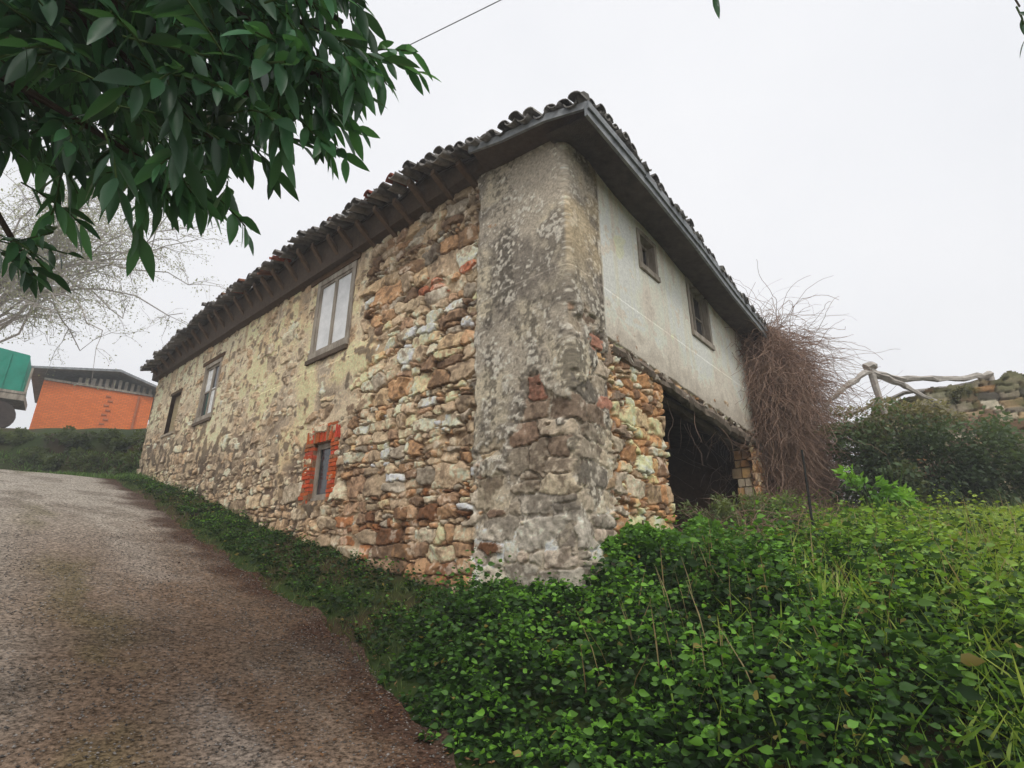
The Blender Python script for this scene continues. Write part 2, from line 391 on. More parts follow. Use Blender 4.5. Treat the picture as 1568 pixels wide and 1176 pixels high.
for o in openL: Hf=np.where(left,Hf*fade(o,-1)+.02*(1-fade(o,-1)),Hf)
for o in openR: Hf=np.where(~left,Hf*fade(o,1)+.045*(1-fade(o,1)),Hf)
t=ss(-.03,.03,Q)[...,None]
nrm=nL*(1-t)+nR*t; nrm=nrm*(1+.35*np.exp(-(Q/.02)**2))[...,None]
base=np.where(left[...,None],C-Q[...,None]*dL,C+Q[...,None]*dR)
inset=-.022*np.exp(-(Q/.03)**2)[...,None]+ ((fbm(Zg*2.5,Zg*0+4,4,12)-.5)*.035*np.exp(-(Q/.08)**2))[...,None]
XY=base+nrm*(Hf[...,None]+inset)
V=np.concatenate([XY,Zg[...,None]],-1).reshape(-1,3)
Fc=gridfaces(nq,nzv)
qc=((q[:-1]+q[1:])/2)[:,None]+np.zeros(nzv-1)[None]; zc=((zz[:-1]+zz[1:])/2)[None]+np.zeros(nq-1)[:,None]
keep=np.ones(qc.shape,bool)
for o in openL: keep&=~((-qc>o[0])&(-qc<o[1])&(zc>o[2])&(zc<o[3]))
for o in openR: keep&=~((qc>o[0])&(qc<o[1])&(zc>o[2])&(zc<o[3]))
wob=(fbm(zc*2.5,zc*0+2,3,7)-.5)*.25
keep&=~((qc>2.40+wob)&(qc<6.42+wob)&(zc<zbb(qc)+.04))
wtR=lambda s:np.interp(s,[0,.7,7.6],[7.05,6.98,6.42])
keep&=~((qc>0)&(zc>wtR(qc)))
keep&=~((qc<0)&(zc>np.interp(-qc,[0,1.3,1.6],[7.06,7.08,7.15])))
Fc=Fc[keep.ravel()]
me=np_mesh('walls',V,Fc,col.reshape(-1,3))
link('walls',me,M_wall,house,True)

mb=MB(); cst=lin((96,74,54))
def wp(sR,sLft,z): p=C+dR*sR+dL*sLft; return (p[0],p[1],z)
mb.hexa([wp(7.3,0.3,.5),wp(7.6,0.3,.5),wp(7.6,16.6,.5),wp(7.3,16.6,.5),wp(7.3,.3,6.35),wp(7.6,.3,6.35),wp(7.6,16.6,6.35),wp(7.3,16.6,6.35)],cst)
mb.hexa([wp(.3,16.3,.5),wp(7.3,16.3,.5),wp(7.3,16.58,.5),wp(.3,16.58,.5),wp(.3,16.3,6.9),wp(7.3,16.3,6.35),wp(7.3,16.58,6.35),wp(.3,16.58,6.9)],cst)
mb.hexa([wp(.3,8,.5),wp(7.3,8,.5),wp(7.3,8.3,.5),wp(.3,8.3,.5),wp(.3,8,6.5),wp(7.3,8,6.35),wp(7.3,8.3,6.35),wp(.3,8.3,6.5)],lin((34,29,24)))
wbox(mb,WR,2.1,2.44,.8,3.98,-.35,-.09,cst)
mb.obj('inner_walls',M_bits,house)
mb=MB()
z=1.0
while z<3.7:
    h=random.uniform(.12,.24)
    o_=-.02
    while o_>-.30:
        w_=random.uniform(.12,.2); pr=random.uniform(-.03,.03)
        mb.hexa([WR(6.46+pr,z,o_),WR(6.9,z,o_),WR(6.9,z,o_-w_+.02),WR(6.46+pr+random.uniform(-.02,.02),z,o_-w_+.02),WR(6.47+pr,z+h-.02,o_),WR(6.9,z+h-.02,o_),WR(6.9,z+h-.02,o_-w_+.02),WR(6.46+pr,z+h-.02,o_-w_+.02)],lin(np.array(random.choice(pal2))*.85,1.3))
        o_-=w_
    z+=h
mb.obj('pier_stones',M_bits,house)
mb=MB()
mb.hexa([wp(.2,.2,4.15),wp(7.4,.2,3.95),wp(7.4,16.4,4.15),wp(.2,16.4,4.15),wp(.2,.2,4.25),wp(7.4,.2,4.05),wp(7.4,16.4,4.25),wp(.2,16.4,4.25)])
mb.obj('upper_floor',M_darkwood,house)

mb=MB()
def log(mb,pts,r,n=7,c=None,jit=.15,sub=6):
    pts=[Vector(p) for p in pts]; out=[];rr=[]
    for i in range(len(pts)-1):
        for k in range(sub):
            t=k/sub; out.append(pts[i].lerp(pts[i+1],t)); rr.append((r[i]*(1-t)+r[i+1]*t) if hasattr(r,'__len__') else r)
    out.append(pts[-1]); rr.append(r[-1] if hasattr(r,'__len__') else r)
    for i in range(1,len(out)-1):
        out[i]=out[i]+Vector([random.uniform(-1,1)*rr[i]*jit for _ in range(3)])
    mb.tube(out,rr,n,c,jit)
    return out
gw=lin((124,112,100),1.05)
log(mb,[WR(s,(zbt(s)+zbb(s))/2,-.01) for s in (.92,2.2,3.6)],[.085,.10,.09],8,gw,.18,9)
log(mb,[WR(s,(zbt(s)+zbb(s))/2-.015,-.02) for s in (3.4,5,6.3,7.25)],[.10,.11,.12,.10],8,gw,.2,9)
log(mb,[WR(s,zbb(s)+.03,-.25) for s in (2.2,4.5,7.2)],[.09,.1,.1],7,lin((90,78,66)),.15,8)
for i in range(60):
    s=random.uniform(.95,7.1); w=random.uniform(.03,.16)
    r=random.uniform(.012,.035)
    log(mb,[WR(s,zbt(s)+random.uniform(-.16,.02),.055),WR(s+w,zbt(s+w)+random.uniform(-.16,.02),.055)],[r,r*.6],6,lin(random.choice([(190,182,168),(110,98,84),(90,78,66),(80,70,60)]),1.1),.5,3)
mb.obj('timber_lintel',M_bits,house)

def window(name,W,o,leafs=2,pane='glass',bars=1,fr=.07,proud=.05,dp=-.075):
    s0,s1,z0,z1=o
    p=MB();g=MB()
    wbox(p,W,s0-.02,s1+.02,z0-.03,z0+fr,-.16,proud+.02); wbox(p,W,s0-.02,s1+.02,z1-fr,z1+.02,-.16,proud)
    wbox(p,W,s0-.02,s0+fr,z0+fr,z1-fr,-.16,proud-.004); wbox(p,W,s1-fr,s1+.02,z0+fr,z1-fr,-.16,proud-.004)
    a0,a1,b0,b1=s0+fr,s1-fr,z0+fr,z1-fr
    w=(a1-a0)/leafs
    f=dp+.03
    for i in range(leafs):
        l0=a0+i*w+.004;l1=a0+(i+1)*w-.004; st=.04
        wbox(p,W,l0,l0+st,b0,b1,dp-.03,f);wbox(p,W,l1-st,l1,b0,b1,dp-.03,f)
        wbox(p,W,l0+st,l1-st,b0,b0+.06,dp-.03,f-.002);wbox(p,W,l0+st,l1-st,b1-.05,b1,dp-.03,f-.002)
        for k in range(bars):
            zc_=b0+(b1-b0)*(k+1)/(bars+1); wbox(p,W,l0+st,l1-st,zc_-.014,zc_+.014,dp-.02,f-.007)
    wbox(g,W,a0,a1,b0,b1,dp-.013,dp)
    p.obj(name+'_frame',M_wood,house); g.obj(name+'_pane',M_white if pane=='white' else M_glass,house)
window('shuttered_window',WL,openL[0],2,'white',0,.10,.05,-.0)
window('upper_window',WL,openL[1],2,'glass',1,.09,.045,-.03)
window('small_gable_window',WR,openR[0],2,'glass',0,.06,.075)
window('gable_window',WR,openR[1],2,'glass',1,.07,.075)
window('stable_window',WL,openL[3],1,'glass',0,.05,-.04)
mb=MB()
o=openL[1]; wbox(mb,WL,o[0]+.13,o[0]+.50,o[2]+.16,o[3]-.75,-.029,-.022,lin((226,226,224)))
wbox(mb,WL,o[0]+.62,o[0]+.98,o[2]+.85,o[3]-.16,-.029,-.022,lin((226,226,224)))
o=openR[1]; wbox(mb,WR,o[0]+.13,o[0]+.42,o[2]+.14,o[2]+.5,-.074,-.066,lin((190,190,190)))
mb.obj('window_boards',M_bits,house)
mb=MB(); o=openL[2]; wbox(mb,WL,o[0]-.02,o[1]+.02,o[2],o[3],-.16,-.10,lin((150,136,108),1.2))
wbox(mb,WL,o[0]-.1,o[1]+.1,o[2]-.07,o[2],-.1,.07,lin((150,140,124),1.2))
wbox(mb,WL,o[0]-.08,o[1]+.1,o[3],o[3]+.09,-.1,.04,lin((90,76,60)))
o=openL[0]; wbox(mb,WL,o[0]-.15,o[1]+.3,o[3]+.022,o[3]+.14,-.1,.07,lin((92,72,54)))
wbox(mb,WL,o[0]-.03,o[1]+.05,o[2]-.12,o[2]-.032,-.1,.10,lin((96,84,72)))
o=openL[1]; wbox(mb,WL,o[0]-.15,o[1]+.2,o[3]+.022,o[3]+.13,-.1,.06,lin((92,72,54)))
wbox(mb,WL,o[0]-.03,o[1]+.05,o[2]-.11,o[2]-.032,-.1,.09,lin((100,88,76)))
mb.obj('lintels_and_sills',M_bits,house)
mb=MB()
def brk(s0,s1,z0,z1):
    if random.random()<.12: c=lin((156,112,82))
    else: c=lin((random.uniform(150,188),random.uniform(70,92),random.uniform(44,58)),1.25)
    pr=.048+random.uniform(-.014,.014)
    j=lambda:random.uniform(-.006,.006)
    a,b_,c_,d_=s0+j(),s1+j(),z0+j()*.6,z1+j()*.6
    mb.hexa([WL(a,c_,-.12),WL(b_,c_,-.12),WL(b_+j(),c_,pr),WL(a+j(),c_,pr+j()),WL(a,d_,-.12),WL(b_,d_,-.12),WL(b_+j(),d_,pr+j()),WL(a+j(),d_,pr)],c)
z=2.36
k=0
while z<3.40:
    h=.060
    if k%2: brk(4.81,5.045,z,z+h); brk(5.655,5.78,z,z+h); brk(5.79,5.93,z,z+h)
    else: brk(4.82,4.92,z,z+h);brk(4.93,5.045,z,z+h); brk(5.655,5.92,z,z+h)
    z+=h+.013;k+=1
s=4.80
while s<5.90: brk(s,s+.060,3.432,3.432+.235+random.uniform(-.02,.02)); s+=.074
s=4.9
while s<5.75: brk(s,s+.21,3.695,3.745); s+=.224
mb.obj('brick_surround',M_bits,house)
mb=MB()
for a in ((4.8,5.047,2.34,3.72),(5.653,5.95,2.34,3.72),(5.047,5.653,3.425,3.72)): wbox(mb,WL,*a,-.11,.030,lin((140,108,86),1.0))
mb.obj('brick_mortar',M_bits,house)

# ---------------------------------------------------------------- roof
EL=[(-.62,.30,6.92),(0,.42,7.02),(1.1,.5,7.14),(1.32,.52,7.22),(2.07,.58,7.42),(2.6,.6,7.44),(3.24,.6,7.35),(4.2,.6,7.46),(5.2,.6,7.62),(7.05,.6,7.70),(9,.6,7.70),(11.05,.6,7.76),(13.5,.55,7.58),(16.95,.5,7.36)]
es=[e[0] for e in EL]
def eL(s): 
    wv=.03*math.sin(s*2.3)+.022*math.sin(s*5.1+1)+.015*math.sin(s*11.3) if s>1.5 else 0
    return float(np.interp(s,es,[e[1] for e in EL])), float(np.interp(s,es,[e[2] for e in EL]))+wv
ER=[(-.32,6.90),(.46,6.97),(1.0,6.88),(1.75,6.80),(3.0,6.71),(4.46,6.50),(6.65,6.34),(8.0,6.24)]
def eR(s): return .6, float(np.interp(s,[e[0] for e in ER],[e[1] for e in ER]))+.015*math.sin(s*3.1)
PIT=.27
def roofL(s,d,dz=0):
    o,z=eL(s); return np.array(WL(s,z+PIT*d+dz,o-d))
def roofR(s,d,dz=0):
    o,z=eR(s); return np.array(WR(s,z+PIT*d+dz,o-d))
tiles=MB()
def tile(fn,s,d,length,r,concave,c,lift=0,rag=0):
    n=6;vs=[];fs=[]
    j=random.uniform(-.016,.016); jl=random.uniform(-.04,.04)-rag*random.uniform(-.05,.10); th=.014
    tl=random.uniform(-.02,.015)*(1+rag)
    for e,(dd,rr) in enumerate(((d+jl,r),(d+jl+length,r*.82))):
        for k in range(n+1):
            a=math.pi*k/n; ds=math.cos(a)*rr; h=math.sin(a)*rr*.85
            for t_ in (0,th):
                hh=(h+t_) if not concave else (-h-t_+ r*.75)
                p=fn(s+ds+j*(e*2-1),dd,hh+lift+(.018+tl if e==0 else 0)); vs.append(tuple(p))
    m=(n+1)*2
    for k in range(n):
        i=2*k
        fs+= [(i,i+2,m+i+2,m+i),(i+1,m+i+1,m+i+3,i+3),(i,i+1,i+3,i+2)]
    fs+=[(0,m,m+1,1),(m-2,m-1,2*m-1,2*m-2)]
    tiles.add(vs,fs,c)
def tcol(red=.12):
    if random.random()<red: return lin((random.uniform(118,145),random.uniform(74,90),random.uniform(60,70)))
    g=random.uniform(.8,1.3); return lin((114*g,111*g,107*g))
st=.215
s=-.5
while s<16.9:
    dm=min(4.3,s+.9,17.3-s); k=0
    red=.25 if 2.7<s<4.0 else .02
    while k*.34<dm and k<(13 if s<6 else 4):
        tile(roofL,s,k*.34-.03,.42,.088,False,tcol(red if k<2 and s>1 else 0),.035,1 if k==0 else 0)
        tile(roofL,s+st/2,k*.34-.05,.42,.085,True,tcol(red if k<2 and s>1 else 0),-.03,1 if k==0 else 0)
        k+=1
    s+=st*random.uniform(.93,1.07)
s=-.2
while s<8.0:
    dm=min(4.3,s+.7,8.6-s); k=0
    while k*.34<dm and k<8:
        tile(roofR,s,k*.34-.03,.42,.088,False,tcol(.0),.035)
        tile(roofR,s+st/2,k*.34-.05,.42,.085,True,tcol(.0),-.03)
        k+=1
    s+=st*random.uniform(.95,1.05)
for i in range(14):
    d=i*.32; p=roofL(-.55+d*1.0,d,.05); q2=roofL(-.55+d+.4,d+.4,.05)
    tiles.tube([tuple(p),tuple(q2)],[.09,.075],8,tcol(.0))
tiles.obj('roof_tiles',M_tile,house)
def deck(name,fn,s0,s1,dm,dz,th,mat,n=60,m=3,d0=0):
    mb=MB();vs=[];fs=[]
    for i in range(n+1):
        s=s0+(s1-s0)*i/n
        for k in range(m+1):
            d=d0+dm(s)*k/m; vs.append(tuple(fn(s,d,dz)))
            vs.append(tuple(fn(s,d,dz-th)))
    w=(m+1)*2
    for i in range(n):
        for k in range(m):
            a=i*w+2*k; fs+=[(a,a+2,a+w+2,a+w),(a+1,a+w+1,a+w+3,a+3)]
        a=i*w; fs.append((a,a+w,a+w+1,a+1))
    mb.add(vs,fs); mb.obj(name,mat,house)
deck('roof_deck_front',roofL,-.6,16.9,lambda s:max(.02,min(4.0,s+.35,17.0-s)),-.05,.03,M_darkwood,120,3,.26)
deck('roof_deck_side',roofR,-.3,8.0,lambda s:max(.02,min(4.4,s+.3,8.3-s)),-.05,.03,M_darkwood,60)
deck('roof_deck_back',lambda s,d,dz:np.array(wp(8.1-d,s,6.4+.27*d+dz)),-.5,16.9,lambda s:max(.02,min(4.4,s+.8,17.0-s)),-.02,.03,M_darkwood,60)
mb=MB();vs=[];fs=[];n=160
for i in range(n+1):
    s=-.6+17.4*i/n; o,z=eL(s); io=.30 if s>1.3 else .02
    wig=random.uniform(-.03,.03) if s>1.3 else 0
    up_=.07 if s>1.3 else 0
    vs+= [WL(s,z-.02+up_,o-io),WL(s,z-.11+wig+up_*.6,o-io-.01),WL(s,min(z-.12,7.10),.18 if s>0 else .0),WL(s,min(z-.10,7.06),-.1)]
for i in range(n):
    for k in range(3): a=i*4+k; fs.append((a,a+4,a+5,a+1))
mb.add(vs,fs,lin((92,80,70))); mb.obj('eave_soffit',M_bits,house)
mb=MB();vs=[];fs=[];n=60
for i in range(n+1):
    s=-.3+8.25*i/n; o,z=eR(s)
    vs+= [WR(s,z-.20,.56),WR(s,min(z-.08,float(wtR(max(s,0)))-.02),-.1)]
for i in range(n): a=i*2; fs.append((a,a+2,a+3,a+1))
mb.add(vs,fs); mb.obj('side_soffit',M_darkwood,house)
mb=MB()
segs=[-.33,1.2,3.1,5.0,6.6,8.0]
for i in range(len(segs)-1):
    a,b_=segs[i]+.004,segs[i+1]; za,zb=eR(a)[1],eR(b_)[1]; j=random.uniform(-.02,.02)
    mb.hexa([WR(a,za-.23+j,.56),WR(b_,zb-.23-j,.56),WR(b_,zb-.23-j,.60),WR(a,za-.23+j,.60),WR(a,za-.02,.56),WR(b_,zb-.02,.56),WR(b_,zb-.02,.60),WR(a,za-.02,.60)])
    mb.hexa([WR(a,za-.13+j,.605),WR(b_,zb-.13+j,.605),WR(b_,zb-.13+j,.63),WR(a,za-.13+j,.63),WR(a,za-.01,.605),WR(b_,zb-.01,.605),WR(b_,zb-.01,.63),WR(a,za-.01,.63)])
segs=[-.62,.0,.7,1.3]
for i in range(len(segs)-1):
    a,b_=segs[i]+.003,segs[i+1]; (oa,za),(ob,zb)=eL(a),eL(b_)
    mb.hexa([WL(a,za-.13,oa-.03),WL(b_,zb-.13,ob-.03),WL(b_,zb-.13,ob+.01),WL(a,za-.13,oa+.01),WL(a,za-.02,oa-.03),WL(b_,zb-.02,ob-.03),WL(b_,zb-.02,ob+.01),WL(a,za-.02,oa+.01)])
mb.obj('fascia_boards',M_fascia,house)
mb=MB(); s=1.6
while s<16.6:
    o,z=eL(s); e_=.12+random.uniform(-.05,.04)
    mb.hexa([WL(s,6.95,-.05),WL(s+.09,6.95,-.05),WL(s+.09,z-.14,o-e_),WL(s,z-.14,o-e_),WL(s,7.05,-.05),WL(s+.09,7.05,-.05),WL(s+.09,z-.05,o-e_),WL(s,z-.05,o-e_)],lin((106,88,72)))
    s+=random.uniform(.48,.62)
mb.obj('rafter_ends',M_bits,house)

# ---------------------------------------------------------------- foliage
def leaf_mesh(name,P,D,size,wid,col,mat,parent=None,fold=.18,droop=.25,detail=0,roll=None):
    n=len(P); D=D/np.linalg.norm(D,axis=1,keepdims=True)
    rv=rng.normal(size=(n,3)) if roll is None else roll
    Sd=np.cross(D,rv); Sd/=np.linalg.norm(Sd,axis=1,keepdims=True)+1e-9
    Nn=np.cross(Sd,D)
    flip=np.sign(Nn[:,2:3]+1e-6); Nn=Nn*flip; Sd=Sd*flip
    sz=size[:,None]; down=np.array((0,0,-1.))
    prf=[[(0,.0),(.40,1.0),(1,.0)],[(0,.0),(.14,.45),(.33,.92),(.52,1.0),(.72,.78),(.88,.40),(1,.0)],[(0,.0),(.2,.85),(.52,.9),(1,.0)]][int(detail)]
    vs=[];idx=[]
    for t,w in prf:
        ctr=P+D*sz*t+down*sz*droop*t*t
        if w==0: vs.append(ctr); idx.append((len(vs)-1,))
        else:
            hw=sz*wid*.5*w; a=ctr-Sd*hw+Nn*hw*fold*2; b=ctr; c_=ctr+Sd*hw+Nn*hw*fold*2
            vs+= [a,b,c_]; idx.append((len(vs)-3,len(vs)-2,len(vs)-1))
    fs=[]
    for i in range(len(idx)-1):
        A_,B_=idx[i],idx[i+1]
        if len(A_)==1: fs+=[(A_[0],B_[2],B_[1]),(A_[0],B_[1],B_[0])]
        elif len(B_)==1: fs+=[(A_[0],A_[1],B_[0]),(A_[1],A_[2],B_[0])]
        else: fs+=[(A_[0],A_[1],B_[1]),(A_[0],B_[1],B_[0]),(A_[1],A_[2],B_[2]),(A_[1],B_[2],B_[1])]
    k=len(vs); V=np.stack(vs,1).reshape(-1,3)
    F=(np.arange(n)[:,None,None]*k+np.array(fs)[None]).reshape(-1,3)
    me=np_mesh(name,V,F,np.repeat(col,k,0))
    return link(name,me,mat,parent,detail==1)
def inhouse(x,y):
    a=(x-C[0])*dL[0]+(y-C[1])*dL[1]; r=(x-C[0])*dR[0]+(y-C[1])*dR[1]
    return (a>-.02)&(a<16.6)&(r>-.02)&(r<7.6)
def ab(x,y): return (x-C[0])*dL[0]+(y-C[1])*dL[1],(x-C[0])*nL[0]+(y-C[1])*nL[1]
def plants(x,y,hgt,nl,lsz,cols,spread=.06,tilt=(.0,.7)):
    n=len(x); z=ground(x,y)
    t=np.linspace(.18,1,nl)[None]+rng.uniform(-.05,.05,(n,nl)); ang=rng.uniform(0,6.28,(n,1))+np.arange(nl)[None]*2.4+rng.normal(0,.3,(n,nl))
    lean=rng.normal(0,.28,(n,2,1))*hgt[:,None,None]
    px=x[:,None]+lean[:,0]*t+np.cos(ang)*spread*.3; py=y[:,None]+lean[:,1]*t+np.sin(ang)*spread*.3; pz=z[:,None]+hgt[:,None]*t
    up=rng.uniform(*tilt,(n,nl))
    D=np.stack([np.cos(ang),np.sin(ang),up],-1)
    s=lsz*(1.2-.6*t)*rng.uniform(.6,1.35,(n,nl))*rng.uniform(.6,1.35,(n,1))
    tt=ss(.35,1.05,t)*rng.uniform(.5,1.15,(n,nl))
    hue=fbm(x*.9,y*.9,3,77)[:,None]
    c=cols(tt,hue+rng.normal(0,.05,(n,nl))+rng.normal(0,.09,(n,1)),x[:,None]+0*t,y[:,None]+0*t)
    return np.stack([px,py,pz],-1).reshape(-1,3),D.reshape(-1,3),s.ravel(),c.reshape(-1,3)
dk=np.array((.020,.052,.012)); md=np.array((.08,.20,.03)); br=np.array((.20,.45,.05)); yl=np.array((.42,.54,.08))
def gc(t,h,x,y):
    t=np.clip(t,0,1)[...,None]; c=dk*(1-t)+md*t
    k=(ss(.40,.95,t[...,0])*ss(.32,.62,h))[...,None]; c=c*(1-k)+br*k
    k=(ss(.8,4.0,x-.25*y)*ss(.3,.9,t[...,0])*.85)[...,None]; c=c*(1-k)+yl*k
    return c
parts=[]
def scatter(n,x0,x1,y0,y1,cond):
    x=rng.uniform(x0,x1,n);y=rng.uniform(y0,y1,n); a,b=ab(x,y); e=be(a)-b
    k=cond(x,y,a,b,e)&~inhouse(x,y)&(x<1.35*y+.6); return x[k],y[k],a[k],b[k],e[k]
hn=lambda x,y,sd,f:np.clip((fbm(x*f,y*f,3,sd)-.32)/.36,0,1)
x,y,a,b,e=scatter(8500,-1.2,6.5,1.2,6.5,lambda x,y,a,b,e:(e>0.02+.5*(fbm(x*2.5,y*2.5,2,3)-.5))&(a<1.2)&(rng.random(len(x))<1-.45*ss(1.0,3.5,x-.3*y)))
h=(.06+.46*hn(x,y,15,1.7)*ss(0,.9,e))*rng.uniform(.5,1.3,len(x))*np.where((a>-.7)&(e>1.0),.32,1)
parts.append(plants(x,y,h,12,.080,gc))
x,y,a,b,e=scatter(8500,.8,14,5.0,13,lambda x,y,a,b,e:(e>0.1)&(a<-.1)&(rng.random(len(x))<np.interp(y,[5,13],[1,.7])*(1-.5*ss(1.5,5,x-.3*y))))
h=(.10+.52*hn(x,y,16,.9))*rng.uniform(.6,1.25,len(x))
parts.append(plants(x,y,h,10,.085,gc))
x,y,a,b,e=scatter(22000,-13,1,5,18,lambda x,y,a,b,e:(e>0.08)&(a>1.0)&(a<17)&(b>0.03)&(rng.random(len(x))<np.interp(a,[1,17],[1,.6])))
h=(.05+.16*hn(x,y,17,1.5))*rng.uniform(.6,1.3,len(x))*(1+.3*ss(4,1,a))
P_,D_,s_,c_=plants(x,y,h,8,.06,gc); c_=c_*.75; parts.append((P_,D_,s_,c_))
P_,D_,s_,c_=[np.concatenate(z_) for z_ in zip(*parts)]
k=rng.random(len(P_))<.012; c_[k]=np.array((.30,.24,.07))*rng.uniform(.5,1.2,(k.sum(),1))
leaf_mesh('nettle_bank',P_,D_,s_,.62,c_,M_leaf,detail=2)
print('ground leaves',len(P_))
def grass(name,x,y,h,c0,c1,w=.012,dz=0,lean=(.1,.7)):
    n=len(x);z=ground(x,y)+dz;P=np.stack([x,y,z],-1); th=rng.uniform(0,6.28,n); l=rng.uniform(*lean,n)
    D=np.stack([np.cos(th)*l,np.sin(th)*l,np.ones(n)],-1); t=rng.random((n,1)); c=c0*(1-t)+c1*t
    return leaf_mesh(name,P,D,h,w,c,M_leaf,droop=.35,fold=.1)
x,y,a,b,e=scatter(110000,1.0,14,2.0,13,lambda x,y,a,b,e:(e>.3)&(a<-1.5)&(rng.random(len(x))<ss(.3,3.2,x-.30*y)*.9+.07))
h=rng.uniform(.25,.68,len(x)); grass('tall_grass',x,y,h,np.array((.14,.30,.03)),np.array((.46,.56,.12)),.028)
x,y,a,b,e=scatter(2500,.5,13,3.5,12,lambda x,y,a,b,e:(e>.8)&(a<-.8))
grass('dry_stalks',x,y,rng.uniform(.5,1.0,len(x)),np.array((.22,.15,.07)),np.array((.45,.36,.20)),.012,lean=(.0,.35))
x,y,a,b,e=scatter(60000,-13,1,5,18,lambda x,y,a,b,e:(e>-.08)&(a>.8)&(a<17)&(b>0.0))
h=rng.uniform(.06,.2,len(x)); grass('verge_grass',x,y,h,np.array((.05,.10,.02)),np.array((.17,.21,.07)),.06)

def blob(n,ctr,rad,power=.45,cl=26,clr=.28):
    cc=rng.normal(size=(cl,3));cc/=np.linalg.norm(cc,axis=1,keepdims=True);cc*=rng.uniform(.35,1,(cl,1))
    i=rng.integers(0,cl,n); d=rng.normal(size=(n,3));d/=np.linalg.norm(d,axis=1,keepdims=True); d*=rng.uniform(0.2,1,(n,1))**power*clr
    p=cc[i]+d; return p*np.array(rad)+np.array(ctr),p
def bushleaf(name,specs,mat=M_leaf,wid=.6,parent=None):
    PP=[];DD=[];SS=[];CC=[]
    for n,ctr,rad,sz,ca,cb in specs:
        P,p=blob(n,ctr,rad,cl=max(12,n//160)); r=np.linalg.norm(p,axis=1)
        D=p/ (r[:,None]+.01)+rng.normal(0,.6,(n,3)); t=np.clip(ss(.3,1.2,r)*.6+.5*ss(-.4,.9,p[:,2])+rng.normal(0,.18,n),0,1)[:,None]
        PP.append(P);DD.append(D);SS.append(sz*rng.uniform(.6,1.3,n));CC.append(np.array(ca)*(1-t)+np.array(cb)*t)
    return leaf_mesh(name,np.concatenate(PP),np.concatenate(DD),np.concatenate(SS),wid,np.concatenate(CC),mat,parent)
def gz(x,y): return float(ground(x,y))
bush=empty('laurel_bush')
bushleaf('bush_leaves',[(9000,(8.0,9.9,3.10),(1.7,1.0,1.30),.10,(.020,.042,.018),(.12,.18,.08)),
                      (6500,(9.5,10.0,2.75),(1.2,.9,1.25),.10,(.020,.042,.018),(.12,.18,.075)),
                      (4500,(7.0,9.9,2.7),(.9,.8,1.2),.09,(.05,.07,.03),(.20,.23,.11)),
                      (3200,(7.9,10.2,4.15),(1.6,.7,.45),.08,(.12,.12,.06),(.36,.33,.20))],parent=bush)
mb=MB()
for i in range(30):
    a_=random.uniform(0,6.28); p0=Vector((8.5+random.uniform(-.6,.6),10.4,1.9)); p1=p0+Vector((math.cos(a_)*1.3,math.sin(a_)*.8,random.uniform(.8,2.3)))
    log(mb,[p0,(p0+p1)/2+Vector((0,0,.2)),p1],[.03,.02,.006],5,lin((90,76,62)),.3,4)
mb.obj('bush_stems',M_bits,bush)
iv=empty('ivy_clump')
specs=[]
for s_,o_,zt in ((.85,.16,1.52),(1.15,.28,1.58),(1.5,.35,1.58),(1.9,.45,1.5),(2.3,.5,1.6)):
    p=WR(s_,zt,o_); specs.append((1300,p,(.38,.36,.34),.085,(.02,.06,.012),(.15,.34,.045)))
bushleaf('ivy_leaves',specs,parent=iv,wid=.75)
mb=MB(); log(mb,[WR(1,1.0,.2),WR(1.2,1.9,.15)],[.02,.01],5,lin((90,76,62)),.3,4); mb.obj('ivy_stems',M_bits,iv)
sp=empty('elder_sapling')
bushleaf('sapling_leaves',[(420,(5.35,7.9,2.3),(.42,.4,.5),.13,(.08,.20,.025),(.28,.56,.07)),(300,(5.85,7.9,2.15),(.35,.3,.35),.12,(.08,.20,.025),(.28,.54,.07))],parent=sp,wid=.40)
mb=MB()
for i in range(9): log(mb,[(5.6,7.9,1.6),(5.55+random.uniform(-.5,.6),7.9+random.uniform(-.2,.2),2.6+random.uniform(-.3,.25))],[.015,.005],5,lin((70,90,40)),.3,4)
mb.obj('sapling_stems',M_bits,sp)

def vines(name,gen,n,rad,mat,parent=None):
    cu=bpy.data.curves.new(name,'CURVE'); cu.dimensions='3D'; cu.bevel_depth=1.0; cu.bevel_resolution=0; cu.resolution_u=1; cu.use_fill_caps=False
    for i in range(n):
        pts=gen(i)
        if not pts or len(pts)<2: continue
        sp_=cu.splines.new('POLY'); sp_.points.add(len(pts)-1)
        r=random.uniform(*rad)
        for k,p in enumerate(pts):
            sp_.points[k].co=(*p,1); sp_.points[k].radius=r*(1-.6*k/len(pts))
    cu.materials.append(mat); o=bpy.data.objects.new(name,cu); col_root.objects.link(o)
    if parent:o.parent=parent
    return o
def vtop(s): return float(np.interp(s,[6.4,7.0,7.9,8.8,9.8,11.0],[6.0,6.4,6.5,6.0,5.1,3.9]))
def g1(i):
    s0=6.85+abs(random.gauss(0,1.8))
    if s0>11: s0=random.uniform(7.0,10.5)
    o0=random.uniform(.05 if s0<7.6 else -.6,.75)
    zt=vtop(s0); z0=zt-abs(random.gauss(0,.9)); p=np.array(WR(s0,z0,o0))
    if random.random()<.55: z0=random.uniform(2.2,zt); p[2]=z0
    if s0<7.1 and z0<4.4: return None
    v=np.array([random.gauss(.15,.4),random.gauss(0,.35),random.gauss(-.2,.5)]); pts=[tuple(p)]
    for k in range(random.randint(7,16)):
        v=v+np.array([random.gauss(0,.28),random.gauss(0,.28),-.12+random.gauss(0,.22)]); v/=max(.8,np.linalg.norm(v)); p=p+v*.15
        if p[2]<gz(p[0],p[1]): break
        pts.append(tuple(p))
    return pts
vn_=empty('dry_vine')
vines('vine_stems',g1,8200,(.003,.009),M_twig,vn_)
